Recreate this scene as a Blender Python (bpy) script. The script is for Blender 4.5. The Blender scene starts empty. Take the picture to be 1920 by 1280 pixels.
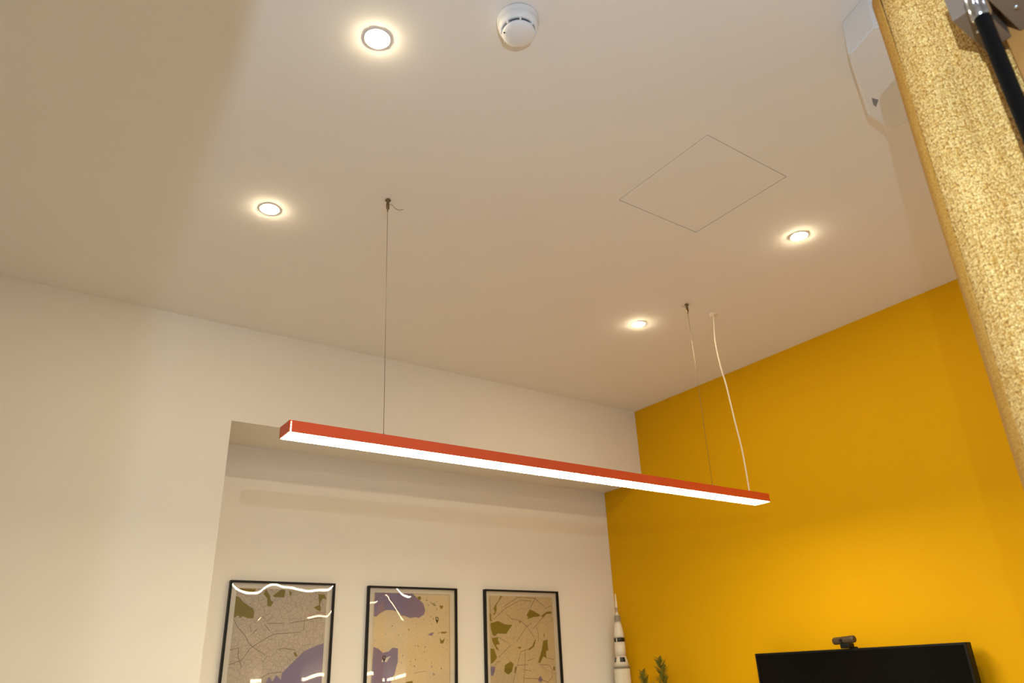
import bpy, bmesh, math, random
from mathutils import Vector, Matrix

random.seed(7)
S = bpy.context.scene
COL = S.collection
H0 = 1.5                      # camera height above the floor
CEIL = 3.0

# ---------------------------------------------------------------- camera
cam_d = bpy.data.cameras.new('camera')
cam = bpy.data.objects.new('camera', cam_d)
COL.objects.link(cam)
cam_d.sensor_width = 36.0
cam_d.lens = 1384.3 / 1920 * 36
cam_d.clip_start = 0.02
r_ = Vector((0.8185, -0.5733, -0.0378)).normalized()
f_ = Vector((0.5355, 0.7374, 0.4116)).normalized()
u_ = r_.cross(f_).normalized()
r_ = f_.cross(u_).normalized()
M = Matrix((r_, u_, -f_)).transposed().to_4x4()
M.translation = Vector((0, 0, H0))
cam.matrix_world = M
cam_d.dof.use_dof = True
cam_d.dof.focus_distance = 1.9
cam_d.dof.aperture_fstop = 6.3
S.camera = cam

# ---------------------------------------------------------------- world, exposure
w = bpy.data.worlds.new('world'); S.world = w; w.use_nodes = True
w.node_tree.nodes['Background'].inputs[0].default_value = (1.0, 0.9, 0.78, 1)
w.node_tree.nodes['Background'].inputs[1].default_value = 0.05
S.view_settings.view_transform = 'Standard'
S.view_settings.look = 'None'
S.view_settings.gamma = 1.0
S.view_settings.use_curve_mapping = False
S.view_settings.exposure = 0.10

PENDANT_L = 62.0              # radiance of the pendant diffuser
DOWN_L = 1000.0                 # radiance of a downlight diffuser
FLASH_W = 26.0                # the photographer's flash

# the flash, held right of and above the lens
fl_d = bpy.data.lights.new('flash', 'POINT')
fl_d.energy = FLASH_W; fl_d.color = (0.72, 0.92, 1.18); fl_d.shadow_soft_size = 0.002
fl = bpy.data.objects.new('flash', fl_d); COL.objects.link(fl)
fl.location = (0.202, 0.026, 1.935)

# ---------------------------------------------------------------- helpers
def lin(c):
    c = c / 255.0
    return c / 12.92 if c <= 0.04045 else ((c + 0.055) / 1.055) ** 2.4
def rgb(r, g, b): return (lin(r), lin(g), lin(b), 1)

def mat(name, col, rough=0.6, metal=0.0, spec=0.5, bump=None, var=None):
    m = bpy.data.materials.new(name); m.use_nodes = True
    nt = m.node_tree; b = nt.nodes['Principled BSDF']
    b.inputs['Base Color'].default_value = col
    b.inputs['Roughness'].default_value = rough
    b.inputs['Metallic'].default_value = metal
    b.inputs['Specular IOR Level'].default_value = spec
    tc = nt.nodes.new('ShaderNodeTexCoord')
    if bump:
        n = nt.nodes.new('ShaderNodeTexNoise'); n.inputs['Scale'].default_value = bump[0]
        n.inputs['Detail'].default_value = 4
        bp = nt.nodes.new('ShaderNodeBump'); bp.inputs['Strength'].default_value = bump[1]
        bp.inputs['Distance'].default_value = 0.002
        nt.links.new(tc.outputs['Object'], n.inputs['Vector'])
        nt.links.new(n.outputs['Fac'], bp.inputs['Height'])
        nt.links.new(bp.outputs['Normal'], b.inputs['Normal'])
    if var:
        n = nt.nodes.new('ShaderNodeTexNoise'); n.inputs['Scale'].default_value = var[0]
        n.inputs['Detail'].default_value = 3
        mx = nt.nodes.new('ShaderNodeMix'); mx.data_type = 'RGBA'
        mx.inputs['A'].default_value = col; mx.inputs['B'].default_value = var[1]
        nt.links.new(tc.outputs['Object'], n.inputs['Vector'])
        nt.links.new(n.outputs['Fac'], mx.inputs['Factor'])
        nt.links.new(mx.outputs['Result'], b.inputs['Base Color'])
    return m

def emit(name, col, strength):
    m = bpy.data.materials.new(name); m.use_nodes = True
    nt = m.node_tree; nt.nodes.remove(nt.nodes['Principled BSDF'])
    e = nt.nodes.new('ShaderNodeEmission')
    e.inputs[0].default_value = col; e.inputs[1].default_value = strength
    nt.links.new(e.outputs[0], nt.nodes['Material Output'].inputs[0])
    return m

def obj(name, bm, m, parent=None, smooth=False):
    me = bpy.data.meshes.new(name)
    bmesh.ops.recalc_face_normals(bm, faces=bm.faces)
    bm.to_mesh(me); bm.free()
    for x in (m if isinstance(m, (list, tuple)) else [m]): me.materials.append(x)
    if smooth:
        for pl in me.polygons: pl.use_smooth = True
    o = bpy.data.objects.new(name, me); COL.objects.link(o)
    if parent: o.parent = parent
    return o

def empty(name, loc=(0, 0, 0), rz=0.0):
    o = bpy.data.objects.new(name, None); COL.objects.link(o)
    o.location = loc; o.rotation_euler = (0, 0, rz); o.empty_display_size = 0.05
    return o

def tag(o, label, cat, group=None):
    o['label'] = label; o['category'] = cat
    if group: o['group'] = group
    return o
def struct(o): o['kind'] = 'structure'; return o

def box(bm, x0, x1, y0, y1, z0, z1, bev=0.0):
    vs = [bm.verts.new((x, y, z)) for z in (z0, z1) for y in (y0, y1) for x in (x0, x1)]
    fs = [(0,2,3,1), (4,5,7,6), (0,1,5,4), (2,6,7,3), (0,4,6,2), (1,3,7,5)]
    F = [bm.faces.new([vs[i] for i in f]) for f in fs]
    if bev > 0:
        es = list({e for f in F for e in f.edges})
        bmesh.ops.bevel(bm, geom=es, offset=bev, segments=2, affect='EDGES', profile=0.5)
def bx(*a, **k):
    bm = bmesh.new(); box(bm, *a, **k); return bm

def lathe(bm, prof, n=32, c=(0, 0, 0), a0=0.0, a1=2*math.pi):
    full = abs(a1 - a0 - 2*math.pi) < 1e-6
    cnt = n if full else n + 1
    rings = []
    for (r, z) in prof:
        if r < 1e-6: rings.append([bm.verts.new((c[0], c[1], c[2]+z))])
        else: rings.append([bm.verts.new((c[0]+r*math.cos(a0+(a1-a0)*i/n), c[1]+r*math.sin(a0+(a1-a0)*i/n), c[2]+z)) for i in range(cnt)])
    for A, B in zip(rings, rings[1:]):
        for i in range(n):
            j = (i+1) % cnt
            if len(A) == 1 and len(B) == 1: continue
            if len(A) == 1: bm.faces.new((A[0], B[j], B[i]))
            elif len(B) == 1: bm.faces.new((A[i], A[j], B[0]))
            else: bm.faces.new((A[i], A[j], B[j], B[i]))

def tube(bm, pts, rad, n=8, cap=True):
    pts = [Vector(p) for p in pts]; rings = []; up0 = None
    for i, p in enumerate(pts):
        t = (pts[min(i+1, len(pts)-1)] - pts[max(i-1, 0)]).normalized()
        if up0 is None: up0 = Vector((0, 0, 1)) if abs(t.z) < 0.9 else Vector((1, 0, 0))
        a = t.cross(up0).normalized(); b = t.cross(a).normalized(); up0 = -b if False else up0
        rr = rad[i] if isinstance(rad, (list, tuple)) else rad
        rings.append([bm.verts.new(p + a*rr*math.cos(2*math.pi*k/n) + b*rr*math.sin(2*math.pi*k/n)) for k in range(n)])
    for A, B in zip(rings, rings[1:]):
        for k in range(n): bm.faces.new((A[k], A[(k+1) % n], B[(k+1) % n], B[k]))
    if cap: bm.faces.new(rings[0][::-1]); bm.faces.new(rings[-1])

def catmull(P, per=8):
    P = [Vector(p) for p in P]; Q = [2*P[0]-P[1]] + P + [2*P[-1]-P[-2]]; out = []
    for i in range(1, len(Q)-2):
        for k in range(per):
            t = k/per; a, b, c, d = Q[i-1:i+3]
            out.append(0.5*((2*b) + (c-a)*t + (2*a-5*b+4*c-d)*t*t + (-a+3*b-3*c+d)*t**3))
    out.append(P[-1]); return out

def interp(tab, x):
    if x <= tab[0][0]: return tab[0][1]
    for (a, va), (b, vb) in zip(tab, tab[1:]):
        if x <= b:
            t = (x-a)/(b-a); t = t*t*(3-2*t); return va+(vb-va)*t
    return tab[-1][1]

def spline(tab, x):
    n = len(tab); i = 0
    while i < n-2 and x > tab[i+1][0]: i += 1
    (xa, va), (xb, vb) = tab[i], tab[i+1]
    def slope(j):
        a, b_ = tab[max(j-1, 0)], tab[min(j+1, n-1)]
        return (b_[1]-a[1])/(b_[0]-a[0])
    h = xb-xa; t = min(1, max(0, (x-xa)/h)); m0, m1 = slope(i)*h, slope(i+1)*h
    return (2*t**3-3*t*t+1)*va+(t**3-2*t*t+t)*m0+(-2*t**3+3*t*t)*vb+(t**3-t*t)*m1

# ---------------------------------------------------------------- materials
M_white = mat('white_wall_paint', rgb(230, 224, 214), 0.85, spec=0.25, bump=(260, 0.12))
M_ceil = mat('white_ceiling_paint', rgb(234, 230, 224), 0.9, spec=0.2, bump=(200, 0.08))
M_yellow = mat('yellow_wall_paint', rgb(217, 163, 0), 0.7, spec=0.12, bump=(260, 0.12))
M_floor = mat('floor_boards', rgb(214, 206, 194), 0.5, var=(3, rgb(196, 188, 176)))
M_orange = mat('orange_lacquer', rgb(208, 78, 30), 0.42, spec=0.4)
M_steel = mat('steel_wire', rgb(120, 105, 85), 0.4, metal=0.7)
M_brass = mat('nickel_gripper', rgb(118, 98, 66), 0.4, metal=0.6)
M_cable = mat('white_cable_sheath', rgb(226, 214, 190), 0.5)
M_plastic = mat('white_plastic', rgb(226, 226, 226), 0.45, bump=(150, 0.03))
M_grille = mat('dark_grille', rgb(120, 128, 140), 0.6)
M_glint = mat('sensor_glass', rgb(30, 30, 34), 0.1)
M_black = mat('black_frame_lacquer', rgb(8, 8, 7), 0.5, spec=0.25)
M_tvblack = mat('tv_bezel_black', rgb(7, 6, 6), 0.5, spec=0.25)
M_screen = mat('tv_screen_glass', rgb(4, 3, 3), 0.2, spec=0.15)
M_webcam = mat('webcam_shell', rgb(66, 52, 36), 0.45)
M_lens = mat('webcam_lens', rgb(8, 8, 10), 0.08)
M_rocket = mat('rocket_white', rgb(232, 222, 204), 0.4)
M_rblack = mat('rocket_black', rgb(16, 15, 16), 0.3)
M_rgrey = mat('rocket_grey', rgb(150, 140, 122), 0.45)
M_leaf = mat('leaf_green', rgb(104, 100, 26), 0.55, var=(40, rgb(142, 136, 44)))
M_stem = mat('stem_brown', rgb(96, 80, 34), 0.7)
M_pot = mat('pot_ceramic', rgb(205, 198, 186), 0.5)
M_oak = mat('oak_veneer', rgb(186, 142, 88), 0.5, var=(6, rgb(160, 116, 66)))
M_timber = mat('orange_stained_timber', rgb(150, 104, 44), 0.6, var=(9, rgb(132, 86, 30)))
M_poleblk = mat('black_enamel', rgb(4, 4, 4), 0.6, spec=0.06)
M_chrome = mat('chrome', rgb(190, 200, 215), 0.12, metal=1.0)
M_alu = mat('brushed_aluminium', rgb(120, 104, 88), 0.45, metal=0.25)
M_trim = mat('downlight_trim_white', rgb(235, 230, 220), 0.5)
M_paper = mat('paper_margin', rgb(244, 230, 208), 0.75)
M_mgreen = mat('print_olive', rgb(142, 122, 40), 0.75)
M_mwater = mat('print_mauve', rgb(150, 130, 156), 0.75)
M_mroad = mat('print_road', rgb(118, 90, 72), 0.75)
M_mdark = mat('print_pin', rgb(58, 44, 26), 0.75)
M_housing = mat('flash_housing_black', rgb(10, 10, 10), 0.7)

M_pend = emit('pendant_diffuser_glow', (1.0, 0.90, 0.61, 1), PENDANT_L)
M_down = emit('downlight_glow', (1.0, 0.84, 0.56, 1), DOWN_L)
M_cool = emit('cool_fill_glow', (0.93, 0.99, 1.15, 1), DOWN_L*1.2)  # cool glow of the added fill downlights
M_warm = emit('warm_tube_glow', (1.0, 0.80, 0.48, 1), 30.0)

def city_paper(name, tint, scale, seed, dark):
    m = mat(name, tint, 0.75)
    nt = m.node_tree; b = nt.nodes['Principled BSDF']; L = nt.links.new
    tc = nt.nodes.new('ShaderNodeTexCoord')
    mp = nt.nodes.new('ShaderNodeMapping'); mp.inputs['Location'].default_value = (seed, 0, seed*1.7)
    mp.inputs['Scale'].default_value = (1, 0, 1)
    L(tc.outputs['Object'], mp.inputs['Vector'])
    fac = None
    for sc, wd, st in ((scale*0.6, 0.05, 0.75), (scale*1.6, 0.10, 0.6), (scale*4, 0.18, 0.5)):
        v = nt.nodes.new('ShaderNodeTexVoronoi'); v.feature = 'DISTANCE_TO_EDGE'
        v.inputs['Scale'].default_value = sc; v.inputs['Randomness'].default_value = 0.85
        L(mp.outputs[0], v.inputs['Vector'])
        r = nt.nodes.new('ShaderNodeMapRange'); r.inputs['From Min'].default_value = 0.0
        r.inputs['From Max'].default_value = wd; r.inputs['To Min'].default_value = st*dark; r.inputs['To Max'].default_value = 0.0
        L(v.outputs['Distance'], r.inputs['Value'])
        if fac is None: fac = r.outputs[0]
        else:
            a = nt.nodes.new('ShaderNodeMath'); a.operation = 'MAXIMUM'
            L(fac, a.inputs[0]); L(r.outputs[0], a.inputs[1]); fac = a.outputs[0]
    n = nt.nodes.new('ShaderNodeTexNoise'); n.inputs['Scale'].default_value = 170; n.inputs['Detail'].default_value = 6
    L(mp.outputs[0], n.inputs['Vector'])
    r = nt.nodes.new('ShaderNodeMapRange'); r.inputs['From Min'].default_value = 0.45; r.inputs['From Max'].default_value = 0.75
    r.inputs['To Max'].default_value = 0.6*dark
    L(n.outputs['Fac'], r.inputs['Value'])
    a = nt.nodes.new('ShaderNodeMath'); a.operation = 'MAXIMUM'; L(fac, a.inputs[0]); L(r.outputs[0], a.inputs[1])
    mx = nt.nodes.new('ShaderNodeMix'); mx.data_type = 'RGBA'
    mx.inputs['A'].default_value = tint; mx.inputs['B'].default_value = rgb(92, 76, 66)
    L(a.outputs[0], mx.inputs['Factor']); L(mx.outputs['Result'], b.inputs['Base Color'])
    return m

def acrylic():
    m = bpy.data.materials.new('acrylic_sheet'); m.use_nodes = True
    nt = m.node_tree; nt.nodes.remove(nt.nodes['Principled BSDF']); L = nt.links.new
    t = nt.nodes.new('ShaderNodeBsdfTransparent'); g = nt.nodes.new('ShaderNodeBsdfGlossy')
    g.inputs['Roughness'].default_value = 0.015
    fr = nt.nodes.new('ShaderNodeFresnel'); fr.inputs['IOR'].default_value = 1.5
    k = nt.nodes.new('ShaderNodeMath'); k.operation = 'MULTIPLY'; k.inputs[1].default_value = 1.8
    mx = nt.nodes.new('ShaderNodeMixShader')
    L(fr.outputs[0], k.inputs[0]); L(k.outputs[0], mx.inputs[0]); L(t.outputs[0], mx.inputs[1]); L(g.outputs[0], mx.inputs[2])
    L(mx.outputs[0], nt.nodes['Material Output'].inputs[0])
    return m
M_acrylic = acrylic()

def weave(name, ca, cb, cc, per, strength):
    m = mat(name, ca, 0.8, spec=0.2)
    nt = m.node_tree; b = nt.nodes['Principled BSDF']; L = nt.links.new
    uv = nt.nodes.new('ShaderNodeUVMap')
    nz = nt.nodes.new('ShaderNodeTexNoise'); nz.inputs['Scale'].default_value = 140; nz.inputs['Detail'].default_value = 2
    L(uv.outputs[0], nz.inputs['Vector'])
    ad = nt.nodes.new('ShaderNodeMix'); ad.data_type = 'VECTOR'; ad.inputs['Factor'].default_value = 0.006
    L(uv.outputs[0], ad.inputs['A']); L(nz.outputs['Color'], ad.inputs['B'])
    mp = nt.nodes.new('ShaderNodeMapping'); mp.inputs['Scale'].default_value = (1/per, 0.8/per, 1)
    L(ad.outputs['Result'], mp.inputs['Vector'])
    v = nt.nodes.new('ShaderNodeTexVoronoi'); v.inputs['Scale'].default_value = 1.0; v.inputs['Randomness'].default_value = 0.55
    v.voronoi_dimensions = '2D'
    L(mp.outputs[0], v.inputs['Vector'])
    # slubs: threads of uneven tone, stretched along each direction
    sl = []
    for sc in ((900, 40, 1), (40, 900, 1)):
        q = nt.nodes.new('ShaderNodeMapping'); q.inputs['Scale'].default_value = sc
        L(uv.outputs[0], q.inputs['Vector'])
        n = nt.nodes.new('ShaderNodeTexNoise'); n.inputs['Scale'].default_value = 0.35; n.inputs['Detail'].default_value = 2
        L(q.outputs[0], n.inputs['Vector']); sl.append(n.outputs['Fac'])
    av = nt.nodes.new('ShaderNodeMath'); av.operation = 'ADD'; L(sl[0], av.inputs[0]); L(sl[1], av.inputs[1])
    r1 = nt.nodes.new('ShaderNodeMapRange'); r1.inputs['From Min'].default_value = 0.75; r1.inputs['From Max'].default_value = 1.3
    L(av.outputs[0], r1.inputs['Value'])
    sep = nt.nodes.new('ShaderNodeSeparateColor'); L(v.outputs['Color'], sep.inputs[0])
    mul = nt.nodes.new('ShaderNodeMath'); mul.operation = 'MULTIPLY_ADD'; mul.inputs[1].default_value = 0.55
    L(sep.outputs[0], mul.inputs[0]); 
    h2 = nt.nodes.new('ShaderNodeMath'); h2.operation = 'MULTIPLY'; h2.inputs[1].default_value = 0.5
    L(r1.outputs[0], h2.inputs[0]); L(h2.outputs[0], mul.inputs[2])
    m1 = nt.nodes.new('ShaderNodeMix'); m1.data_type = 'RGBA'; m1.inputs['A'].default_value = ca; m1.inputs['B'].default_value = cb
    L(mul.outputs[0], m1.inputs['Factor'])
    r2 = nt.nodes.new('ShaderNodeMapRange'); r2.inputs['From Min'].default_value = 0.33; r2.inputs['From Max'].default_value = 0.66
    r2.inputs['To Max'].default_value = 0.9
    L(v.outputs['Distance'], r2.inputs['Value'])
    m2 = nt.nodes.new('ShaderNodeMix'); m2.data_type = 'RGBA'; m2.inputs['B'].default_value = cc
    L(r2.outputs[0], m2.inputs['Factor']); L(m1.outputs['Result'], m2.inputs['A'])
    L(m2.outputs['Result'], b.inputs['Base Color'])
    bp = nt.nodes.new('ShaderNodeBump'); bp.inputs['Strength'].default_value = strength; bp.inputs['Distance'].default_value = 0.0015
    bp.invert = True
    L(v.outputs['Distance'], bp.inputs['Height']); L(bp.outputs[0], b.inputs['Normal'])
    return m
M_curtain = weave('gold_linen_weave', *(rgb(192, 138, 50), rgb(248, 216, 138), rgb(128, 74, 16)), 0.0023, 0.9)
M_hem = weave('gold_linen_hem', *(rgb(168, 118, 40), rgb(188, 146, 72), rgb(150, 102, 28)), 0.0022, 0.3)

# ---------------------------------------------------------------- room shell
XB, YA, YN = 3.255, 3.186, 3.534       # yellow wall, white wall, niche back wall
XL, XR, YR = -2.4, 5.4, -3.0
NX, NZ = 0.792, 2.554                  # niche side and soffit
struct(obj('floor', bx(XL-0.1, XR+0.1, YR-0.1, YN+0.1, -0.1, 0.0), M_floor))
HX0, HX1, HY0, HY1 = 1.588, 1.980, 1.112, 1.513   # hatch opening
bm = bmesh.new()
xs = [XL-0.1, HX0-0.0025, HX1+0.0025, XR+0.1]; ys = [YR-0.1, HY0-0.0025, HY1+0.0025, YN+0.1]
for zz in (CEIL, CEIL+0.1):
    V = [[bm.verts.new((x, y, zz)) for x in xs] for y in ys]
    for j in range(3):
        for i in range(3):
            if (i, j) == (1, 1) and zz == CEIL: continue
            bm.faces.new((V[j][i], V[j][i+1], V[j+1][i+1], V[j+1][i]))
    if zz == CEIL: lo = V
    else: hi = V
for a, b_ in (((1,1),(1,2)), ((1,2),(2,2)), ((2,2),(2,1)), ((2,1),(1,1))):
    bm.faces.new((lo[a[0]][a[1]], lo[b_[0]][b_[1]], hi[b_[0]][b_[1]], hi[a[0]][a[1]]))
struct(obj('ceiling', bm, M_ceil))
# white wall with the niche opening: pier on the left, lintel over the niche, one mesh
bm = bmesh.new()
prof = [(XL-0.1, 0), (NX, 0), (NX, NZ), (XB, NZ), (XB, CEIL), (XL-0.1, CEIL)]
A = [bm.verts.new((x, YA, z)) for x, z in prof]; B = [bm.verts.new((x, YN, z)) for x, z in prof]
bm.faces.new(A); bm.faces.new(B[::-1])
for i in range(6): bm.faces.new((A[i], A[(i+1) % 6], B[(i+1) % 6], B[i]))
struct(obj('wall_back', bm, M_white))
struct(obj('wall_niche', bx(NX-0.2, XB+0.1, YN+0.0005, YN+0.1, 0, CEIL), M_white))
struct(obj('wall_right', bx(XB, XB+0.12, 0.50, YN, 0, CEIL), M_yellow))
struct(obj('wall_left', bx(XL-0.1, XL, YR, YA, 0, CEIL), M_white))
struct(obj('wall_rear', bx(XL, XR, YR-0.1, YR, 0, CEIL), M_white))
struct(obj('wall_side', bx(XR, XR+0.1, YR, YN+0.1, 0, CEIL), M_white))

# flush access hatch in the ceiling
t = empty('ceiling_hatch', ((HX0+HX1)/2, (HY0+HY1)/2, CEIL))
tag(t, 'flush square white access hatch outlined by thin gaps in the ceiling', 'hatch')
hw, hd = (HX1-HX0)/2, (HY1-HY0)/2
obj('hatch_panel', bx(-hw, hw, -hd, hd, 0.0008, 0.02), M_ceil, t)
bm = bmesh.new(); box(bm, -hw-0.002, hw+0.002, -hd-0.002, hd+0.002, 0.021, 0.03)
obj('hatch_gap_shade', bm, M_black, t)  # black sheet above the panel, standing in for the shade in its gaps

# ---------------------------------------------------------------- linear pendant lamp
LX0, LX1, LY0, LY1, LZ0, LZ1 = 0.625, 2.688, 1.904, 1.981, 2.1225, 2.1565
lamp = empty('linear_pendant_lamp', ((LX0+LX1)/2, (LY0+LY1)/2, LZ0))
tag(lamp, 'long orange-red linear pendant lamp with glowing white underside hanging from two wires', 'pendant lamp')
ox, oy, oz = lamp.location
def P3(x, y, z): return (x-ox, y-oy, z-oz)
def lbox(bm, x0, x1, y0, y1, z0, z1, bev=0): box(bm, x0-ox, x1-ox, y0-oy, y1-oy, z0-oz, z1-oz, bev)
th = 0.0022; CAP = 0.004; GAP = 0.0028
bm = bmesh.new()
lbox(bm, LX0+CAP+GAP, LX1-CAP, LY0, LY0+th, LZ0+0.0005, LZ1)
lbox(bm, LX0+CAP+GAP, LX1-CAP, LY1-th, LY1, LZ0+0.0005, LZ1)
lbox(bm, LX0+CAP+GAP, LX1-CAP, LY0+th, LY1-th, LZ1-th, LZ1)
obj('housing', bm, M_orange, lamp)
bm = bmesh.new(); lbox(bm, LX0, LX0+CAP, LY0, LY1, LZ0+0.0005, LZ1, 0.0006); obj('end_cap', bm, M_orange, lamp)
bm = bmesh.new(); lbox(bm, LX1-CAP, LX1, LY0, LY1, LZ0+0.0005, LZ1, 0.0006); obj('end_cap', bm, M_orange, lamp)
bm = bmesh.new(); lbox(bm, LX0+CAP, LX1-CAP, LY0+th, LY1-th, LZ0-0.0005, LZ0+0.022)
obj('diffuser', bm, M_pend, lamp)['label'] = 'glowing white diffuser strip'
for (cx, cy, lx) in ((0.9055, 1.935, 0.9235), (2.401, 1.951, 2.381)):
    bm = bmesh.new(); tube(bm, [P3(cx, cy, CEIL-0.045), P3(lx, 1.9425, LZ1+0.012)], 0.0008, 6)
    wire = obj('suspension_wire', bm, M_steel, lamp, True)
    bm = bmesh.new(); lathe(bm, [(0, LZ1-oz), (0.004, LZ1-oz), (0.004, LZ1-oz+0.008), (0.0015, LZ1-oz+0.016), (0, LZ1-oz+0.016)], 12, (lx-ox, 1.9425-oy, 0))
    obj('wire_anchor', bm, M_steel, lamp, True)
    bm = bmesh.new(); zc = CEIL-oz
    lathe(bm, [(0, zc), (0.0075, zc), (0.0075, zc-0.004), (0.0045, zc-0.006), (0.0045, zc-0.016), (0.0058, zc-0.018), (0.0058, zc-0.038),
               (0.0025, zc-0.042), (0.0018, zc-0.050), (0, zc-0.050)], 14, (cx-ox, cy-oy, 0))
    g = obj('ceiling_gripper', bm, M_brass, lamp, True)
    if cx < 1.5:
        tail = [(cx, cy, CEIL-0.018), (cx+0.014, cy-0.004, CEIL-0.020), (cx+0.030, cy+0.003, CEIL-0.024), (cx+0.046, cy+0.004, CEIL-0.024), (cx+0.058, cy-0.002, CEIL-0.021)]
    else:
        tail = [(cx, cy, CEIL-0.014), (cx-0.012, cy+0.004, CEIL-0.016), (cx-0.024, cy+0.008, CEIL-0.012)]
    bm = bmesh.new(); tube(bm, [P3(*q) for q in catmull(tail, 5)], 0.0009, 6); obj('wire_tail', bm, M_steel, g, True)
    for s in (-1, 1):
        bm = bmesh.new(); tube(bm, [P3(cx+s*0.002, cy-s*0.001, CEIL-0.012), P3(cx+s*0.0075, cy-s*0.004, CEIL-0.003)], [0.0022, 0.0032], 6)
        obj('gripper_screw', bm, M_brass, g, True)
cab = [(2.590, 1.957, 2.996), (2.567, 1.955, 2.851), (2.570, 1.95, 2.72), (2.586, 1.95, 2.642), (2.604, 1.95, 2.475), (2.619, 1.95, 2.357), (2.618, 1.947, 2.262), (2.611, 1.9425, 2.156)]
bm = bmesh.new(); tube(bm, [P3(*q) for q in catmull(cab, 6)], 0.0030, 10); obj('power_cable', bm, M_cable, lamp, True)
bm = bmesh.new(); zc = CEIL-oz
lathe(bm, [(0, zc), (0.020, zc), (0.020, zc-0.0025), (0.012, zc-0.006), (0.005, zc-0.009), (0, zc-0.009)], 24, (2.590-ox, 1.957-oy, 0))
obj('cable_rosette', bm, M_cable, lamp, True)

# ---------------------------------------------------------------- downlights
def downlight():
    t = empty('recessed_downlight')
    bm = bmesh.new(); lathe(bm, [(0.0225, -0.0002), (0.0225, -0.0012), (0.0325, -0.0016), (0.0345, -0.0010), (0.0350, -0.0002)], 40)
    obj('trim_ring', bm, M_trim, t)
    bm = bmesh.new(); lathe(bm, [(0.0220, -0.0004), (0.0220, -0.0026), (0.0205, -0.0040), (0.014, -0.0050), (0, -0.0055)], 24)
    obj('diffuser', bm, M_down, t, True)
    return t
dl = downlight()
spots = [((0.570, 1.318), 'large-looking glowing round downlight beside the smoke detector'),
         ((0.586, 2.200), 'glowing round downlight left of the first suspension wire'),
         ((2.346, 1.320), 'glowing round downlight between the ceiling hatch and the yellow wall'),
         ((2.360, 2.219), 'glowing round downlight left of the far wire and cable')]
# added, unseen downlights behind the camera that lift the bounce onto the ceiling
spots += [((0.57, -0.75), 'added fill downlight just behind the photographer, outside the picture'),
          ((-1.2, -0.75), 'added fill downlight on the left behind the photographer, outside the picture'),
          ((-1.2, 0.43), 'added fill downlight level with the photographer by the left wall, outside the picture'),
          ((2.35, -0.75), 'added fill downlight behind the curtain and post, outside the picture'),
          ((2.35, -1.9), 'last added fill downlight on the right, outside the picture'),
          ((0.57, -1.9), 'last added fill downlight behind the photographer, outside the picture')]
for i, ((x, y), lab) in enumerate(spots):
    if i == 0: o = dl
    else:
        o = dl.copy(); COL.objects.link(o)
        for c in dl.children:
            k = c.copy(); COL.objects.link(k); k.parent = o
            if i >= 4 and c.name.startswith('diffuser'):
                k.data = c.data.copy(); k.data.materials[0] = M_cool
    o.location = (x, y, CEIL)
    tag(o, lab, 'downlight', 'round ceiling downlights' if i < 4 else 'added fill downlights behind the photographer')

# ---------------------------------------------------------------- smoke detector
sd = empty('smoke_detector', (0.838, 1.072, CEIL))
tag(sd, 'round white smoke detector on the ceiling beside a downlight', 'smoke detector')
bm = bmesh.new(); lathe(bm, [(0, 0), (0.052, 0), (0.053, -0.004), (0.053, -0.012), (0.050, -0.017), (0.0505, -0.018), (0.049, -0.030), (0.045, -0.036), (0.0405, -0.039), (0.0405, -0.036), (0.036, -0.034), (0, -0.034)], 48)
obj('detector_body', bm, M_plastic, sd, True)
bm = bmesh.new(); lathe(bm, [(0.0365, -0.034), (0.0365, -0.046)], 48)
obj('sensing_grille', bm, M_grille, sd, True)
for k in range(8):
    a = 2*math.pi*(k+0.35)/8
    bm = bmesh.new(); box(bm, 0.0360, 0.0445, -0.0022, 0.0022, -0.047, -0.033)
    bmesh.ops.rotate(bm, verts=bm.verts, cent=(0, 0, 0), matrix=Matrix.Rotation(a, 3, 'Z'))
    obj('vent_rib', bm, M_plastic, sd)
bm = bmesh.new(); lathe(bm, [(0.0405, -0.0445), (0.0415, -0.047), (0.039, -0.052), (0.030, -0.056), (0.015, -0.0585), (0, -0.059)], 48)
lathe(bm, [(0, -0.0445), (0.0405, -0.0445)], 48)
obj('detector_cap', bm, M_plastic, sd, True)
bm = bmesh.new(); bmesh.ops.create_icosphere(bm, subdivisions=2, radius=0.0022, matrix=Matrix.Translation((-0.035, 0.012, -0.0535)))
obj('indicator_led', bm, M_glint, sd, True)

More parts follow.
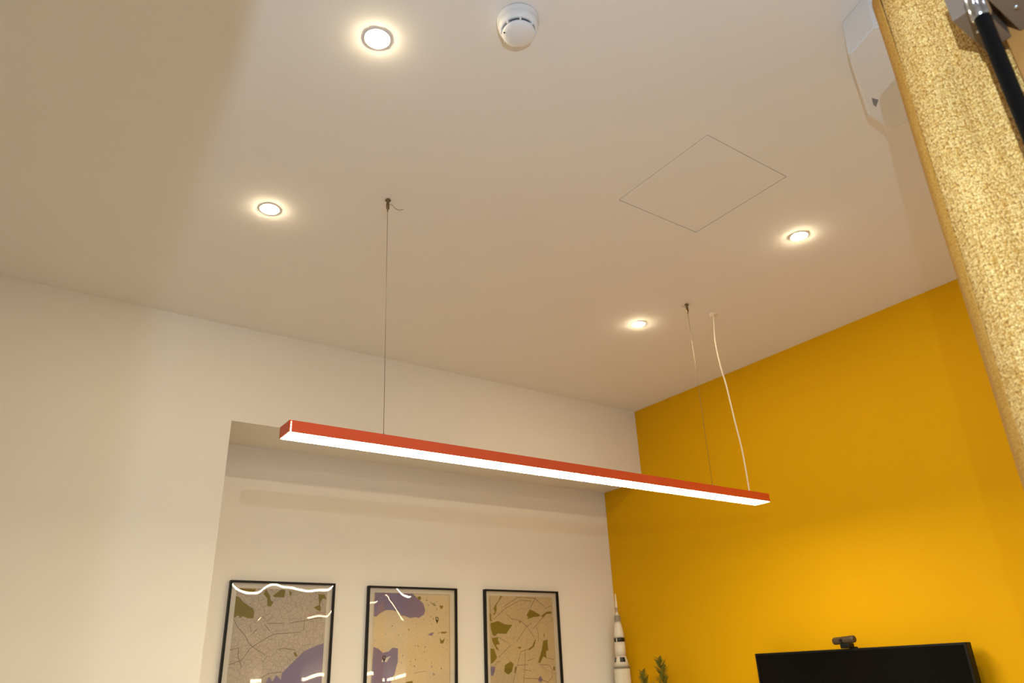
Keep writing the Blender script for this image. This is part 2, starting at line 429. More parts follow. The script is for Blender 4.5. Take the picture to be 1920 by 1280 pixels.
# ---------------------------------------------------------------- framed maps
MAPS = {0:{"g":[[[0.024,-0.076],[0.028,-0.065],[0.051,-0.072],[0.069,-0.091],[0.113,-0.117],[0.122,-0.128],[0.121,-0.158],[0.097,-0.159],[0.072,-0.15],[0.061,-0.158],[0.054,-0.146],[0.039,-0.156],[0.028,-0.156]],[[0.047,-0.033],[0.12,-0.035],[0.113,-0.047],[0.081,-0.052],[0.04,-0.041]],[[0.166,-0.034],[0.155,-0.054],[0.174,-0.073],[0.177,-0.104],[0.194,-0.108],[0.205,-0.088],[0.191,-0.081],[0.185,-0.061]],[[0.237,-0.032],[0.255,-0.035],[0.253,-0.068],[0.207,-0.067],[0.198,-0.061]],[[0.272,-0.035],[0.288,-0.047],[0.279,-0.063]],[[0.414,-0.048],[0.446,-0.051],[0.457,-0.071],[0.438,-0.068],[0.426,-0.092],[0.433,-0.121],[0.424,-0.125],[0.396,-0.109],[0.422,-0.097]],[[0.316,-0.305],[0.325,-0.299],[0.336,-0.317],[0.327,-0.32]]],"w":[[[0.457,-0.264],[0.418,-0.276],[0.363,-0.298],[0.339,-0.321],[0.308,-0.35],[0.285,-0.372],[0.27,-0.386],[0.268,-0.412],[0.246,-0.393],[0.232,-0.418],[0.214,-0.399],[0.201,-0.424],[0.189,-0.463],[0.458,-0.475],[0.459,-0.392]]],"r":[[[0.03,-0.16],[0.057,-0.197],[0.093,-0.231],[0.112,-0.261],[0.129,-0.276],[0.189,-0.31]],[[0.027,-0.287],[0.071,-0.279]],[[0.124,-0.222],[0.146,-0.199]],[[0.184,-0.18],[0.263,-0.178]],[[0.287,-0.177],[0.353,-0.168],[0.457,-0.147]],[[0.032,-0.347],[0.088,-0.33],[0.122,-0.28],[0.19,-0.239],[0.222,-0.224],[0.339,-0.217],[0.356,-0.205],[0.357,-0.166]],[[0.069,-0.279],[0.071,-0.315],[0.088,-0.349],[0.09,-0.363]],[[0.24,-0.289],[0.269,-0.283],[0.324,-0.292]],[[0.172,-0.182],[0.2,-0.212]],[[0.16,-0.412],[0.213,-0.385],[0.269,-0.381]]],"p":[]},1:{"w":[[[0.041,-0.031],[0.251,-0.031],[0.277,-0.051],[0.312,-0.076],[0.325,-0.109],[0.318,-0.13],[0.288,-0.147],[0.268,-0.143],[0.239,-0.148],[0.205,-0.137],[0.19,-0.136],[0.175,-0.119],[0.136,-0.111],[0.103,-0.112],[0.071,-0.128],[0.053,-0.143],[0.04,-0.141]],[[0.044,-0.279],[0.072,-0.289],[0.094,-0.307],[0.124,-0.301],[0.147,-0.284],[0.175,-0.288],[0.176,-0.347],[0.16,-0.401],[0.138,-0.446],[0.038,-0.442],[0.041,-0.344]],[[0.34,-0.227],[0.359,-0.217],[0.377,-0.215],[0.365,-0.232]],[[0.361,-0.365],[0.368,-0.375],[0.363,-0.378]],[[0.371,-0.403],[0.383,-0.411],[0.373,-0.415]]],"g":[[[0.277,-0.047],[0.297,-0.042],[0.3,-0.057],[0.287,-0.061]],[[0.407,-0.085],[0.431,-0.086],[0.423,-0.104],[0.412,-0.097]],[[0.415,-0.213],[0.457,-0.213],[0.441,-0.221],[0.418,-0.221]],[[0.41,-0.24],[0.423,-0.255],[0.441,-0.242],[0.431,-0.267],[0.415,-0.269]],[[0.35,-0.066],[0.384,-0.083],[0.379,-0.089]],[[0.226,-0.439],[0.255,-0.435],[0.265,-0.45],[0.217,-0.449]]],"r":[[[0.264,-0.402],[0.292,-0.397],[0.336,-0.394]],[[0.041,-0.031],[0.467,-0.032]],[[0.467,-0.032],[0.469,-0.45]]],"d":[[[0.093,-0.337],[0.111,-0.33],[0.138,-0.321],[0.125,-0.334],[0.116,-0.348],[0.088,-0.347]]],"p":[[0.394,-0.155],[0.102,-0.332]]},2:{"g":[[[0.111,-0.031],[0.122,-0.033],[0.102,-0.059],[0.082,-0.081],[0.084,-0.106],[0.072,-0.128],[0.058,-0.13],[0.072,-0.115],[0.063,-0.098],[0.074,-0.081],[0.099,-0.055]],[[0.037,-0.124],[0.048,-0.128],[0.047,-0.153],[0.055,-0.163],[0.039,-0.161]],[[0.041,-0.172],[0.092,-0.161],[0.135,-0.178],[0.185,-0.18],[0.162,-0.203],[0.144,-0.226],[0.085,-0.224],[0.068,-0.238],[0.053,-0.232],[0.043,-0.203]],[[0.046,-0.246],[0.09,-0.242],[0.086,-0.257],[0.099,-0.276],[0.072,-0.281],[0.093,-0.306],[0.077,-0.304],[0.054,-0.269]],[[0.037,-0.297],[0.061,-0.3],[0.078,-0.343],[0.059,-0.362],[0.037,-0.374]],[[0.307,-0.099],[0.336,-0.108],[0.381,-0.129],[0.369,-0.136],[0.334,-0.138],[0.288,-0.151],[0.294,-0.139],[0.283,-0.13]],[[0.384,-0.133],[0.424,-0.111],[0.457,-0.107],[0.462,-0.119],[0.423,-0.122],[0.398,-0.142]],[[0.396,-0.221],[0.404,-0.234],[0.397,-0.247]],[[0.39,-0.262],[0.422,-0.257],[0.42,-0.285],[0.424,-0.311],[0.406,-0.317],[0.407,-0.353],[0.387,-0.342],[0.362,-0.375],[0.348,-0.373],[0.365,-0.336],[0.378,-0.306]],[[0.127,-0.38],[0.166,-0.363],[0.184,-0.377],[0.171,-0.413],[0.147,-0.427],[0.121,-0.412]],[[0.23,-0.16],[0.242,-0.16],[0.235,-0.175]],[[0.213,-0.293],[0.24,-0.292],[0.229,-0.304]],[[0.333,-0.257],[0.341,-0.257],[0.325,-0.293],[0.295,-0.309],[0.279,-0.307],[0.314,-0.288]],[[0.453,-0.396],[0.463,-0.395],[0.461,-0.416],[0.449,-0.413]],[[0.191,-0.39],[0.202,-0.39],[0.195,-0.422],[0.187,-0.42]]],"w":[[[0.036,-0.384],[0.066,-0.386],[0.06,-0.414],[0.046,-0.432],[0.036,-0.425]],[[0.349,-0.445],[0.363,-0.44],[0.376,-0.461],[0.358,-0.472],[0.342,-0.464]]],"r":[[[0.066,-0.151],[0.139,-0.097],[0.242,-0.052],[0.322,-0.055]],[[0.134,-0.084],[0.234,-0.035],[0.346,-0.04],[0.425,-0.091],[0.459,-0.077]],[[0.356,-0.027],[0.308,-0.095]],[[0.143,-0.123],[0.181,-0.15],[0.236,-0.156],[0.285,-0.19],[0.328,-0.242]],[[0.208,-0.266],[0.28,-0.19],[0.315,-0.169]],[[0.086,-0.343],[0.172,-0.28],[0.121,-0.257],[0.09,-0.242]],[[0.234,-0.317],[0.208,-0.382],[0.177,-0.466]],[[0.234,-0.317],[0.279,-0.305]],[[0.265,-0.305],[0.257,-0.387],[0.245,-0.468]],[[0.208,-0.384],[0.28,-0.382]],[[0.249,-0.448],[0.343,-0.453],[0.41,-0.472],[0.443,-0.446],[0.443,-0.409],[0.422,-0.387],[0.353,-0.383]],[[0.41,-0.349],[0.461,-0.361]],[[0.325,-0.199],[0.411,-0.129]],[[0.063,-0.382],[0.08,-0.363],[0.099,-0.361]],[[0.348,-0.19],[0.36,-0.229],[0.355,-0.268]],[[0.042,-0.043],[0.042,-0.128]],[[0.275,-0.363],[0.327,-0.35]],[[0.256,-0.408],[0.3,-0.413]]],"p":[]}}
FR = [(0.9545, 1.4465, 1.9335), (1.619, 2.126, 1.9295), (2.300, 2.806, 1.9315)]
FH = 0.705
ALPHA_T = [ # top tilt of each bowed acrylic sheet across its width
 [(0.0, 0.002), (0.028, 0.0145), (0.061, 0.021), (0.094, 0.0228), (0.13, 0.0205), (0.153, 0.0118), (0.176, 0.0058), (0.193, 0.0042), (0.21, 0.0052), (0.233, 0.0082), (0.276, 0.0096), (0.32, 0.0137), (0.365, 0.0155), (0.409, 0.0128), (0.454, 0.0128), (0.467, 0.009), (0.492, -0.001)],
 [(0.0, -0.006), (0.043, -0.0076), (0.072, -0.0135), (0.1, -0.0175), (0.115, -0.0105), (0.13, -0.0055), (0.147, 0.001), (0.162, 0.008), (0.182, 0.0165), (0.207, 0.021), (0.23, 0.0226), (0.35, 0.012), (0.5, 0.004)],
 [(0.0, -0.004), (0.15, -0.008), (0.3, -0.006), (0.5, -0.004)]]
ALPHA_L = [
 [(0.0, 0.002), (0.2, 0.002), (0.366, 0.0025), (0.405, 0.0), (0.453, -0.0015), (0.492, 0.002)],
 [(0.0, 0.001), (0.03, -0.0012), (0.05, 0.0), (0.075, 0.005), (0.105, 0.0064), (0.137, 0.0058), (0.17, 0.004), (0.3, -0.002), (0.5, 0.0)],
 [(0.0, 0.0), (0.25, 0.003), (0.5, 0.0)]]
LAB = ['black-framed city map with a large mauve bay, nearest the niche edge',
       'black-framed map with mauve lakes and two pins, in the middle of the three',
       'black-framed city map with olive parks, nearest the yellow wall']
PAPERS = [city_paper('city_print_a', rgb(236, 214, 186), 55, 3.1, 0.8), city_paper('city_print_b', rgb(240, 216, 172), 34, 7.7, 0.16), city_paper('city_print_c', rgb(238, 212, 164), 40, 1.3, 0.42)]
for k, (x0, x1, zt) in enumerate(FR):
    W = x1-x0
    t = empty('framed_map', (x0, YN, zt)); tag(t, LAB[k], 'picture', 'framed maps in the niche')
    fw, fd = 0.0085, 0.024
    for nm, (a, b_, c, d) in (('frame_rail', (0, W, -fw, 0)), ('frame_rail', (0, W, -FH, -FH+fw)), ('frame_stile', (0, fw, -FH+fw, -fw)), ('frame_stile', (W-fw, W, -FH+fw, -fw))):
        obj(nm, bx(a, b_, -fd, -0.0006, c, d, bev=0.0012), M_black, t)
    obj('paper', bx(fw, W-fw, -0.0060, -0.0045, -FH+fw, -fw), M_paper, t)
    obj('backboard', bx(fw, W-fw, -0.0043, -0.0008, -FH+fw, -fw), M_black, t)
    mx0, mx1, mz0, mz1 = 0.034, W-0.034, -0.59, -0.031
    bm = bmesh.new(); bm.faces.new([bm.verts.new((x, -0.0064, z)) for x, z in ((mx0, mz0), (mx1, mz0), (mx1, mz1), (mx0, mz1))])
    pr = obj('map_print', bm, PAPERS[k], t)
    lay = MAPS[k]
    def clampv(x, z): return (min(max(x, mx0), mx1), min(max(z, mz0), mz1))
    def polys(nm, L, m, yy):
        if not L: return
        for pl in L:
            bm = bmesh.new(); vs = []
            for q in pl:
                q = clampv(*q)
                if not vs or (Vector((q[0], yy, q[1]))-vs[-1].co).length > 1e-4: vs.append(bm.verts.new((q[0], yy, q[1])))
            bm.faces.new(vs)
            bm.normal_update(); bmesh.ops.triangulate(bm, faces=bm.faces)
            obj(nm, bm, m, pr)
    polys('print_water', lay.get('w', []), M_mwater, -0.0066)
    polys('print_park', lay.get('g', []), M_mgreen, -0.0068)
    polys('print_island', lay.get('d', []), M_paper, -0.0068)
    hw = 0.0011 if k != 1 else 0.0007
    for ln in lay.get('r', []):
        pts = [Vector((clampv(*q)[0], -0.0067, clampv(*q)[1])) for q in ln]
        pts = [p for i, p in enumerate(pts) if i == 0 or (p-pts[i-1]).length > 1e-4]
        if len(pts) < 2: continue
        bm = bmesh.new(); prev = None
        for i, p in enumerate(pts):
            d = (pts[min(i+1, len(pts)-1)]-pts[max(i-1, 0)]).normalized().cross(Vector((0, 1, 0)))*hw
            cur = (bm.verts.new(p-d), bm.verts.new(p+d))
            if prev: bm.faces.new((prev[0], cur[0], cur[1], prev[1]))
            prev = cur
        obj('print_road', bm, M_mroad, pr)
    if k == 1:      # scattered villages and scrub on the lake map
        bm = bmesh.new(); rr = random.Random(5)
        for i in range(90):
            cx, cz = rr.uniform(mx0+0.01, mx1-0.01), rr.uniform(mz0+0.1, mz1-0.02)
            if (cx < 0.31 and cz > -0.17) or (cx < 0.19 and cz < -0.26): continue
            s = rr.uniform(0.0012, 0.0042)
            bm.faces.new([bm.verts.new((cx+s*math.cos(q)*rr.uniform(.5, 1.4), -0.0067, cz+s*math.sin(q)*rr.uniform(.5, 1.2))) for q in [j*2*math.pi/6 for j in range(6)]])
        obj('print_village', bm, mat('print_village_tone', rgb(140, 122, 84), 0.75), pr)['kind'] = 'stuff'
    for (px, pz) in lay.get('p', []):
        bm = bmesh.new()
        for i in range(16):
            a, b_ = 2*math.pi*i/16, 2*math.pi*(i+1)/16
            bm.faces.new([bm.verts.new((px+r*math.cos(q), -0.0070, pz+0.004+r*math.sin(q))) for r, q in ((0.0052, a), (0.0095, a), (0.0095, b_), (0.0052, b_))])
        bm.faces.new([bm.verts.new(v) for v in ((px-0.0085, -0.0070, pz), (px, -0.0070, pz-0.020), (px+0.0085, -0.0070, pz))])
        obj('map_pin', bm, M_mdark, pr)
    # bowed acrylic sheet, clamped by the frame
    nx, nz = 130, 90; gx0, gx1 = fw-0.001, W-fw+0.001; gz1, gz0 = -fw+0.001, -FH+fw-0.001
    bm = bmesh.new(); V = []
    for i in range(nx+1):
        x = gx0+(gx1-gx0)*i/nx; col = []; g = 0.0
        at, al = spline(ALPHA_T[k], x), spline(ALPHA_L[k], x)
        for j in range(nz+1):
            z = gz1+(gz0-gz1)*j/nz; d = -z
            wt = 1.0 if d < 0.15 else max(0.0, 1-(d-0.15)/0.12); wt = wt*wt*(3-2*wt)
            wl = math.exp(-((d-0.41)/0.08)**2)
            if j: g -= (at*wt + al*wl)*(gz1-gz0)/nz
            col.append(bm.verts.new((x, -0.0175+g, z)))
        V.append(col)
    for i in range(nx):
        for j in range(nz): bm.faces.new((V[i][j], V[i+1][j], V[i+1][j+1], V[i][j+1]))
    obj('acrylic_sheet', bm, M_acrylic, t, True)

# ---------------------------------------------------------------- television and webcam
TVX = 3.165
tv = empty('television', (TVX, 1.987, 1.0)); tag(tv, 'black flat-screen television mounted on the yellow wall', 'television')
ty0, ty1, tz0, tz1 = -0.492, 0.492, -0.008, 0.5505
obj('casing', bx(0.002, 0.040, ty0, ty1, tz0, tz1, bev=0.003), M_tvblack, tv)
for nm, a in (('bezel_side', (ty0, ty0+0.009, tz0+0.014, tz1-0.009)), ('bezel_side', (ty1-0.009, ty1, tz0+0.014, tz1-0.009)), ('bezel_top', (ty0, ty1, tz1-0.009, tz1)), ('bezel_bottom', (ty0, ty1, tz0, tz0+0.014))):
    obj(nm, bx(-0.004, 0.0015, *a, bev=0.001), M_tvblack, tv)
obj('screen', bx(-0.0015, 0.0015, ty0+0.0095, ty1-0.0095, tz0+0.0145, tz1-0.0095), M_screen, tv)
obj('wall_mount', bx(0.0405, XB-TVX-0.0005, -0.2, 0.2, 0.1, 0.42), M_tvblack, tv)
wc = empty('webcam', (TVX-0.012, 1.990, 1.0+tz1+0.001)); tag(wc, 'small dark cylindrical webcam clipped on top of the television', 'webcam')
bm = bmesh.new(); L_ = 0.055
prof = [(0, -L_), (0.010, -L_), (0.0135, -L_+0.002), (0.0150, -L_+0.006), (0.0150, L_-0.006), (0.0135, L_-0.002), (0.010, L_), (0, L_)]
lathe(bm, prof, 28)
bmesh.ops.rotate(bm, verts=bm.verts, cent=(0, 0, 0), matrix=Matrix.Rotation(math.pi/2, 3, 'X'))
bmesh.ops.translate(bm, verts=bm.verts, vec=(0, 0, 0.033))
wb = obj('webcam_body', bm, M_webcam, wc, True); wb.rotation_euler = (math.radians(-2.5), 0, math.radians(-7))
bm = bmesh.new(); lathe(bm, [(0, 0.0163), (0.004, 0.0160), (0.0075, 0.0155), (0.0095, 0.0145), (0.0095, 0.005)], 24)
bmesh.ops.rotate(bm, verts=bm.verts, cent=(0, 0, 0), matrix=Matrix.Rotation(-math.pi/2, 3, 'Y'))
bmesh.ops.translate(bm, verts=bm.verts, vec=(0, 0.006, 0.031))
obj('webcam_lens', bm, M_lens, wb, True)
obj('clip', bx(-0.012, 0.03, -0.024, 0.020, 0.0, 0.020, bev=0.004), M_tvblack, wc)
obj('clip_foot', bx(0.0535, 0.060, -0.02, 0.02, -0.06, 0.004, bev=0.002), M_tvblack, wc)
obj('clip_arm', bx(0.028, 0.056, -0.018, 0.018, 0.0005, 0.006, bev=0.001), M_tvblack, wc)

# ---------------------------------------------------------------- sideboard (carries rocket and plant)
sb = empty('sideboard', (3.06, 3.02, 0)); tag(sb, 'oak sideboard in the corner under the rocket model and the plant', 'sideboard')
SBT = 0.915
obj('carcass', bx(-0.185, 0.185, -0.46, 0.50, 0.10, SBT-0.03), M_oak, sb)
obj('top_board', bx(-0.192, 0.192, -0.47, 0.505, SBT-0.0295, SBT, bev=0.002), M_oak, sb)
for s in (-1, 1):
    dr = obj('door', bx(-0.203, -0.1855, 0.02+s*0.24-0.235, 0.02+s*0.24+0.235, 0.11, SBT-0.035, bev=0.002), M_oak, sb)
    obj('handle', bx(-0.215, -0.2035, 0.02+s*0.04-0.006, 0.02+s*0.04+0.006, 0.45, 0.58, bev=0.002), M_black, dr)
for sx in (-0.15, 0.15):
    for sy in (-0.42, 0.46):
        obj('leg', bx(sx-0.02, sx+0.02, sy-0.02, sy+0.02, 0, 0.0995), M_black, sb)

# ---------------------------------------------------------------- rocket model
TIP = 1.922
rk = empty('rocket_model', (3.185, 3.443, SBT)); tag(rk, 'white toy moon rocket with black bands standing in the niche corner', 'rocket model')
def rz(drop): return TIP-SBT-drop
px = 0.00292
def rp(nm, prof, m, n=32, parent=rk, sm=True):
    bm = bmesh.new(); lathe(bm, prof, n); return obj(nm, bm, m, parent, sm)
rp('escape_tower', [(0, rz(0)), (0.0028, rz(0.002)), (0.0034, rz(0.014)), (0.0062, rz(0.066)), (0.0072, rz(0.080)), (0, rz(0.080))], M_rocket, 16)
for d in (0.084, 0.091, 0.098):
    rp('tower_ring', [(0, rz(d)), (0.0085, rz(d)), (0.0085, rz(d+0.0025)), (0, rz(d+0.0025))], M_rgrey, 16)
rp('tower_core', [(0, rz(0.080)), (0.005, rz(0.080)), (0.005, rz(0.104)), (0, rz(0.104))], M_rocket, 12)
rp('command_cone', [(0.005, rz(0.104)), (0.014, rz(0.124)), (0, rz(0.124))], M_rocket)
rp('service_module', [(0, rz(0.124)), (0.0175, rz(0.1245)), (0.0175, rz(0.158)), (0, rz(0.158))], M_rgrey, 24, sm=False)
for k in range(4):
    a = math.pi/4+k*math.pi/2
    bm = bmesh.new(); box(bm, 0.0165, 0.0195, -0.004, 0.004, rz(0.148), rz(0.134)); bmesh.ops.rotate(bm, verts=bm.verts, cent=(0, 0, 0), matrix=Matrix.Rotation(a, 3, 'Z')); obj('thruster_block', bm, M_rgrey, rk)
rp('adapter_cone', [(0, rz(0.158)), (0.0165, rz(0.158)), (0.022, rz(0.182)), (0.0295, rz(0.224)), (0.0305, rz(0.246)), (0, rz(0.246))], M_rocket)
band = rp('instrument_band', [(0, rz(0.246)), (0.0315, rz(0.246)), (0.0315, rz(0.268)), (0, rz(0.268))], M_rblack)
bm = bmesh.new(); lathe(bm, [(0.0318, rz(0.248)), (0.0318, rz(0.267))], 3, a0=math.radians(192), a1=math.radians(204)); obj('band_gap', bm, M_rocket, band)
rp('upper_stage', [(0, rz(0.268)), (0.0308, rz(0.268)), (0.0308, rz(0.345)), (0, rz(0.345))], M_rocket)
def fr_(d): return 0.0308+(0.0450-0.0308)*(d-0.345)/(0.398-0.345)
rp('interstage_flare', [(0, rz(0.345)), (fr_(0.345), rz(0.345)), (fr_(0.398), rz(0.398)), (0, rz(0.398))], M_rocket)
for k in range(4):
    a0 = math.radians(-118+90*k)
    bm = bmesh.new(); lathe(bm, [(fr_(0.350)+0.0007, rz(0.350)), (fr_(0.376)+0.0007, rz(0.376))], 8, a0=a0-0.44, a1=a0+0.44); obj('black_panel', bm, M_rblack, rk)
rp('stage_ring', [(0.0462, rz(0.398)), (0.0462, rz(0.410)), (0, rz(0.410)), (0, rz(0.398)), (0.0462, rz(0.398))], M_rgrey)
rp('main_stage', [(0, rz(0.410)), (0.0452, rz(0.410)), (0.0455, rz(0.90)), (0.052, SBT*0+0.012), (0.052, 0.0), (0, 0.0)], M_rocket)
bm = bmesh.new()
for i in range(9): box(bm, -0.0008, 0.0008, -0.0462, -0.0452, rz(0.442+i*0.012), rz(0.436+i*0.012))
bmesh.ops.rotate(bm, verts=bm.verts, cent=(0, 0, 0), matrix=Matrix.Rotation(math.radians(-38), 3, 'Z')); obj('stage_lettering', bm, M_rgrey, rk)

# ---------------------------------------------------------------- potted plant
pl = empty('potted_fern', (3.12, 3.05, SBT)); tag(pl, 'feathery green fern plant rising beside the rocket model', 'plant')
bm = bmesh.new(); lathe(bm, [(0, 0), (0.055, 0), (0.075, 0.12), (0.078, 0.125), (0.072, 0.125), (0.068, 0.11), (0, 0.11)], 32); obj('pot', bm, M_pot, pl, True)
rng = random.Random(3)
def frond(base, tip, bend, wid, n, seed):
    r = random.Random(seed); base = Vector(base); tip = Vector(tip); b = Vector(bend)
    pts = [base.lerp(tip, i/12) + b*math.sin(math.pi*i/12) for i in range(13)]
    bm = bmesh.new(); tube(bm, pts, [0.003-0.0020*i/12 for i in range(13)], 6); st = obj('stem', bm, M_stem, pl, True)
    bm = bmesh.new()
    for i in range(n):
        q = 0.35+0.65*i/n; k = q*12; a = int(min(k, 11)); p = pts[a].lerp(pts[a+1], k-a); ax = (pts[a+1]-pts[a]).normalized()
        ln = wid*min(1.0, (1.0-q)*6+0.55)*r.uniform(0.75, 1.1)
        for s in (0, 1, 2):
            phi = i*2.4+s*2.09+r.uniform(-.3, .3)
            side = Matrix.Rotation(phi, 3, ax) @ ax.orthogonal().normalized()
            d = (side*0.72+ax*0.70).normalized(); up = (ax-d*ax.dot(d)).normalized(); nrm = d.cross(up).normalized()
            hw_ = 0.0088*r.uniform(0.8, 1.2)
            L_v = [bm.verts.new(p+d*ln*t_+nrm*hw_*w_*e_+up*(0.004*w_*abs(e_))) for t_, w_, e_ in ((0, .2, 0), (.3, .9, 1), (.6, .8, 1), (1, 0, 0), (.6, .8, -1), (.3, .9, -1), (.3, .9, 0), (.6, .8, 0))]
            for q_ in ((0, 1, 6), (6, 1, 2, 7), (7, 2, 3), (0, 6, 5), (6, 7, 4, 5), (7, 3, 4)): bm.faces.new([L_v[z_] for z_ in q_])
    f = obj('foliage', bm, M_leaf, st); f['kind'] = 'stuff'
frond((0.0, 0.0, 0.11), (0.0, 0.022, 0.632), (0.012, 0.0, 0), 0.058, 40, 1)
frond((0.0, 0.02, 0.11), (-0.01, 0.150, 0.575), (0, 0.02, 0), 0.052, 34, 2)
frond((-0.02, 0.0, 0.11), (-0.12, -0.02, 0.52), (-0.02, 0, 0), 0.05, 18, 3)
frond((0.0, -0.02, 0.11), (0.01, -0.12, 0.50), (0, -0.02, 0), 0.05, 18, 4)

# ---------------------------------------------------------------- white unit under the ceiling, half behind the curtain
ac = empty('ceiling_unit', (1.80, 0.60, CEIL)); tag(ac, 'white chamfered plastic unit under the ceiling, half hidden behind the gold curtain', 'ceiling unit')
zb = -0.12
low = [(1.530, 0.625, zb), (1.782, 0.7245, zb), (1.889, 0.722, zb), (1.905, 0.66, zb), (1.91, 0.45, zb), (1.60, 0.42, zb), (1.4975, 0.538, zb)]
top = [(1.545, 0.622, -0.001), (1.782, 0.7165, -0.001), (2.19, 0.722, -0.001), (2.20, 0.66, -0.001), (2.20, 0.45, -0.001), (1.62, 0.42, -0.001), (1.515, 0.538, -0.001)]
bm = bmesh.new()
A = [bm.verts.new((x-1.80, y-0.60, z)) for x, y, z in low]; B = [bm.verts.new((x-1.80, y-0.60, z)) for x, y, z in top]
bm.faces.new(A); bm.faces.new(B[::-1])
for i in range(7): bm.faces.new((A[i], A[(i+1) % 7], B[(i+1) % 7], B[i]))
es = [e for e in bm.edges if all(abs(v.co.z-zb) < 1e-4 for v in e.verts)]
bmesh.ops.bevel(bm, geom=es, offset=0.006, segments=3, affect='EDGES')
obj('unit_shell', bm, M_plastic, ac)
bm = bmesh.new(); bm.faces.new([bm.verts.new((x-1.80, y-0.60, zb-0.0006)) for x, y in ((1.722, 0.677), (1.752, 0.690), (1.766, 0.690), (1.745, 0.671))])
obj('indicator_window', bm, mat('indicator_blue_grey', rgb(120, 132, 150), 0.3), ac)

# ---------------------------------------------------------------- gold curtain at the right
cu = empty('curtain', (0.88, 0.25, 0.0)); tag(cu, 'gold woven linen curtain hanging at the right edge', 'curtain')
CT = 2.346
plan_h = [(0.893, 0.3120), (0.884, 0.3105), (0.872, 0.3030), (0.8655, 0.2925)]
plan_c = [(0.8655, 0.2922), (0.861, 0.284), (0.857, 0.272), (0.860, 0.258), (0.868, 0.2475), (0.877, 0.240), (0.879, 0.229), (0.877, 0.216), (0.881, 0.204), (0.892, 0.193), (0.904, 0.180), (0.915, 0.160)]
def drape(nm, plan, m, per, inset):
    path = catmull([(a, b_, 0) for a, b_ in plan], per)
    bm = bmesh.new(); uvl = bm.loops.layers.uv.new('UVMap'); nz = 60; arc = [0.0]
    for a, b_ in zip(path, path[1:]): arc.append(arc[-1]+(b_-a).length)
    V = []
    for i, q in enumerate(path):
        col = []
        for j in range(nz+1):
            z = 0.006+(CT-0.006)*j/nz
            sh = -0.0070*(z-2.335)/0.71*min(1, max(0, (q.y-0.16)/0.12)) if z > 1.2 else 0.020*min(1, max(0, (q.y-0.16)/0.12))
            wob = 0.0018*math.sin(z*9+arc[i]*30)+0.0012*math.sin(z*17+arc[i]*55+1)
            col.append(bm.verts.new((q.x-0.88+wob-inset, q.y-0.25+sh, z)))
        V.append(col)
    for i in range(len(path)-1):
        for j in range(nz):
            f = bm.faces.new((V[i][j], V[i+1][j], V[i+1][j+1], V[i][j+1]))
            for lp, (a, b_) in zip(f.loops, ((i, j), (i+1, j), (i+1, j+1), (i, j+1))): lp[uvl].uv = (arc[a], b_*CT/nz)
    o = obj(nm, bm, m, cu, True)
    md = o.modifiers.new('thickness', 'SOLIDIFY'); md.thickness = 0.0016; md.offset = 0
    return o
drape('curtain_panel', plan_c, M_curtain, 6, 0.0)
drape('side_hem', plan_h, M_hem, 5, 0.0)['label'] = 'smooth folded hem'

# timber upright with metal brackets and a black rod
tp = empty('timber_post', (0.885, 0.03, 0)); tag(tp, 'orange-brown timber upright at the top right behind the black rod', 'post')
obj('post_shaft', bx(-0.0215, 0.0, -0.20, 0.150, 0.0, CEIL-0.001, bev=0.002), M_timber, tp)
def bracket(y0, y1, lab):
    t = empty('metal_bracket', (0.8625, (y0+y1)/2, 2.155)); hw_ = (y1-y0)/2
    tag(t, lab, 'bracket', 'curtain brackets on the timber post')
    obj('bracket_block', bx(-0.0825, 0.0, -hw_, hw_, 0.0, 0.055, bev=0.0008), M_alu, t)
    bm = bmesh.new(); lathe(bm, [(0, -0.0022), (0.0016, -0.0020), (0.0026, -0.0008), (0.0028, 0.0004)], 16, (-0.042, 0.004, 0)); obj('screw', bm, M_chrome, t, True)
    return t
bracket(0.1735, 0.2014, 'grey metal bracket with a screw, left of the black rod')
bracket(0.130, 0.1640, 'grey metal bracket with a screw, right of the black rod')
rod = empty('curtain_rod', (0.752, 0.1680, 0.9)); tag(rod, 'blurred black vertical rod with a chrome top in front of the brackets', 'rod')
bm = bmesh.new(); lathe(bm, [(0, 0), (0.0075, 0), (0.0075, 1.225), (0, 1.225)], 24); obj('rod_shaft', bm, M_poleblk, rod, True)
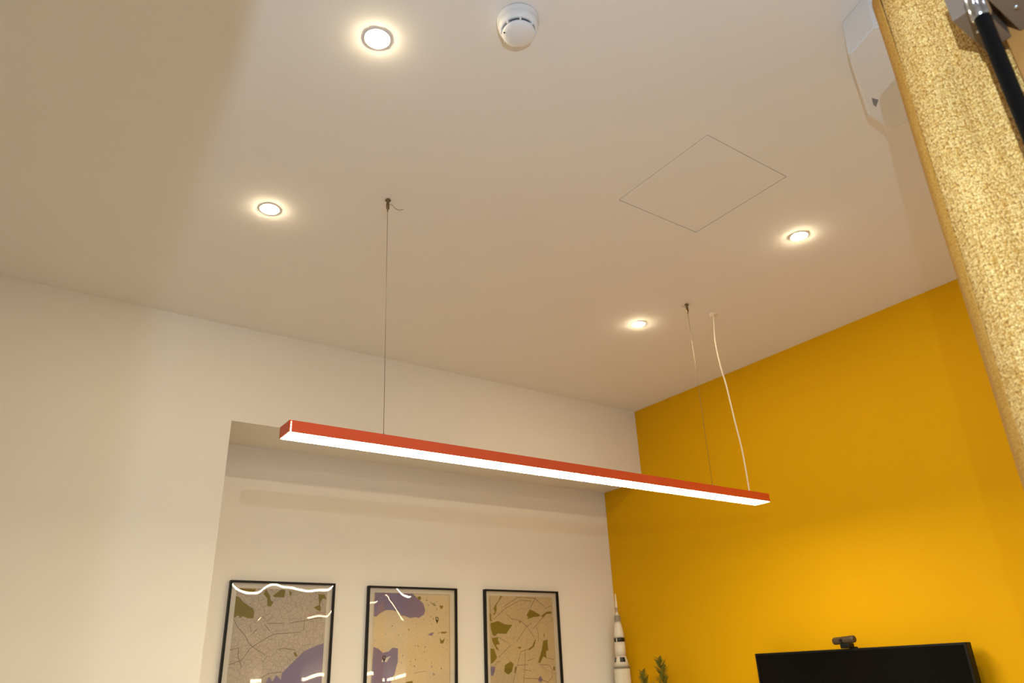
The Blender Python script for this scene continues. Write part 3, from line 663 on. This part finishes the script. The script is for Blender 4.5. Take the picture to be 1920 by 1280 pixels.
bm = bmesh.new(); lathe(bm, [(0.0078, 1.212), (0.0098, 1.215), (0.0098, 1.250), (0.0085, 1.258), (0.0085, 1.300), (0, 1.300), (0, 1.212), (0.0078, 1.212)], 24); obj('chrome_collar', bm, M_chrome, rod, True)
obj('collar_arm', bx(0.0105, 0.0275, -0.0035, 0.0025, 1.262, 1.295), M_poleblk, rod)

# ---------------------------------------------------------------- lamps that show only as reflections in the acrylic sheets
l2 = empty('linear_pendant_lamp', (2.86, 0.42, 2.12)); tag(l2, 'second linear pendant lamp behind the curtain, seen only as a reflection', 'pendant lamp')
obj('housing', bx(-0.36, 0.36, -0.0385, 0.0385, 0.001, 0.034), M_orange, l2)
obj('diffuser', bx(-0.358, 0.358, -0.0365, 0.0365, -0.004, 0.0005), M_warm, l2)
for s in (-0.25, 0.25):
    bm = bmesh.new(); tube(bm, [(s, 0, 0.034), (s, 0, CEIL-2.12)], 0.0008, 6); obj('suspension_wire', bm, M_steel, l2)
l3 = empty('wall_tube_lamp', (4.36, YR, 1.585)); tag(l3, 'warm tube lamp on the rear wall, seen only as a reflection', 'wall lamp')
obj('lamp_base', bx(-0.66, 0.66, 0.0005, 0.03, -0.02, 0.02), M_trim, l3)
bm = bmesh.new(); tube(bm, [(-0.65, 0.05, 0), (0.65, 0.05, 0)], 0.018, 12); obj('glowing_tube', bm, M_warm, l3, True)
for s in (-0.6, 0.6): obj('tube_holder', bx(s-0.01, s+0.01, 0.0305, 0.036, -0.01, 0.01), M_trim, l3)

# flash head around the flash lamp, its left shield added to cut the beam
fh = empty('camera_flash', (0.202, 0.026, 1.935), math.radians(-9.06)); tag(fh, 'black flash head with an added beam-cutting shield beside the camera, outside the picture', 'camera flash')
obj('beam_cut_shield', bx(-0.012, -0.008, -0.05, 0.085, -0.06, 0.06), M_housing, fh)
obj('flash_back', bx(-0.012, 0.06, -0.054, -0.0505, -0.06, 0.06), M_housing, fh)
obj('flash_grip', bx(0.0, 0.05, -0.06, -0.0545, -1.935, 0.0), M_housing, fh)
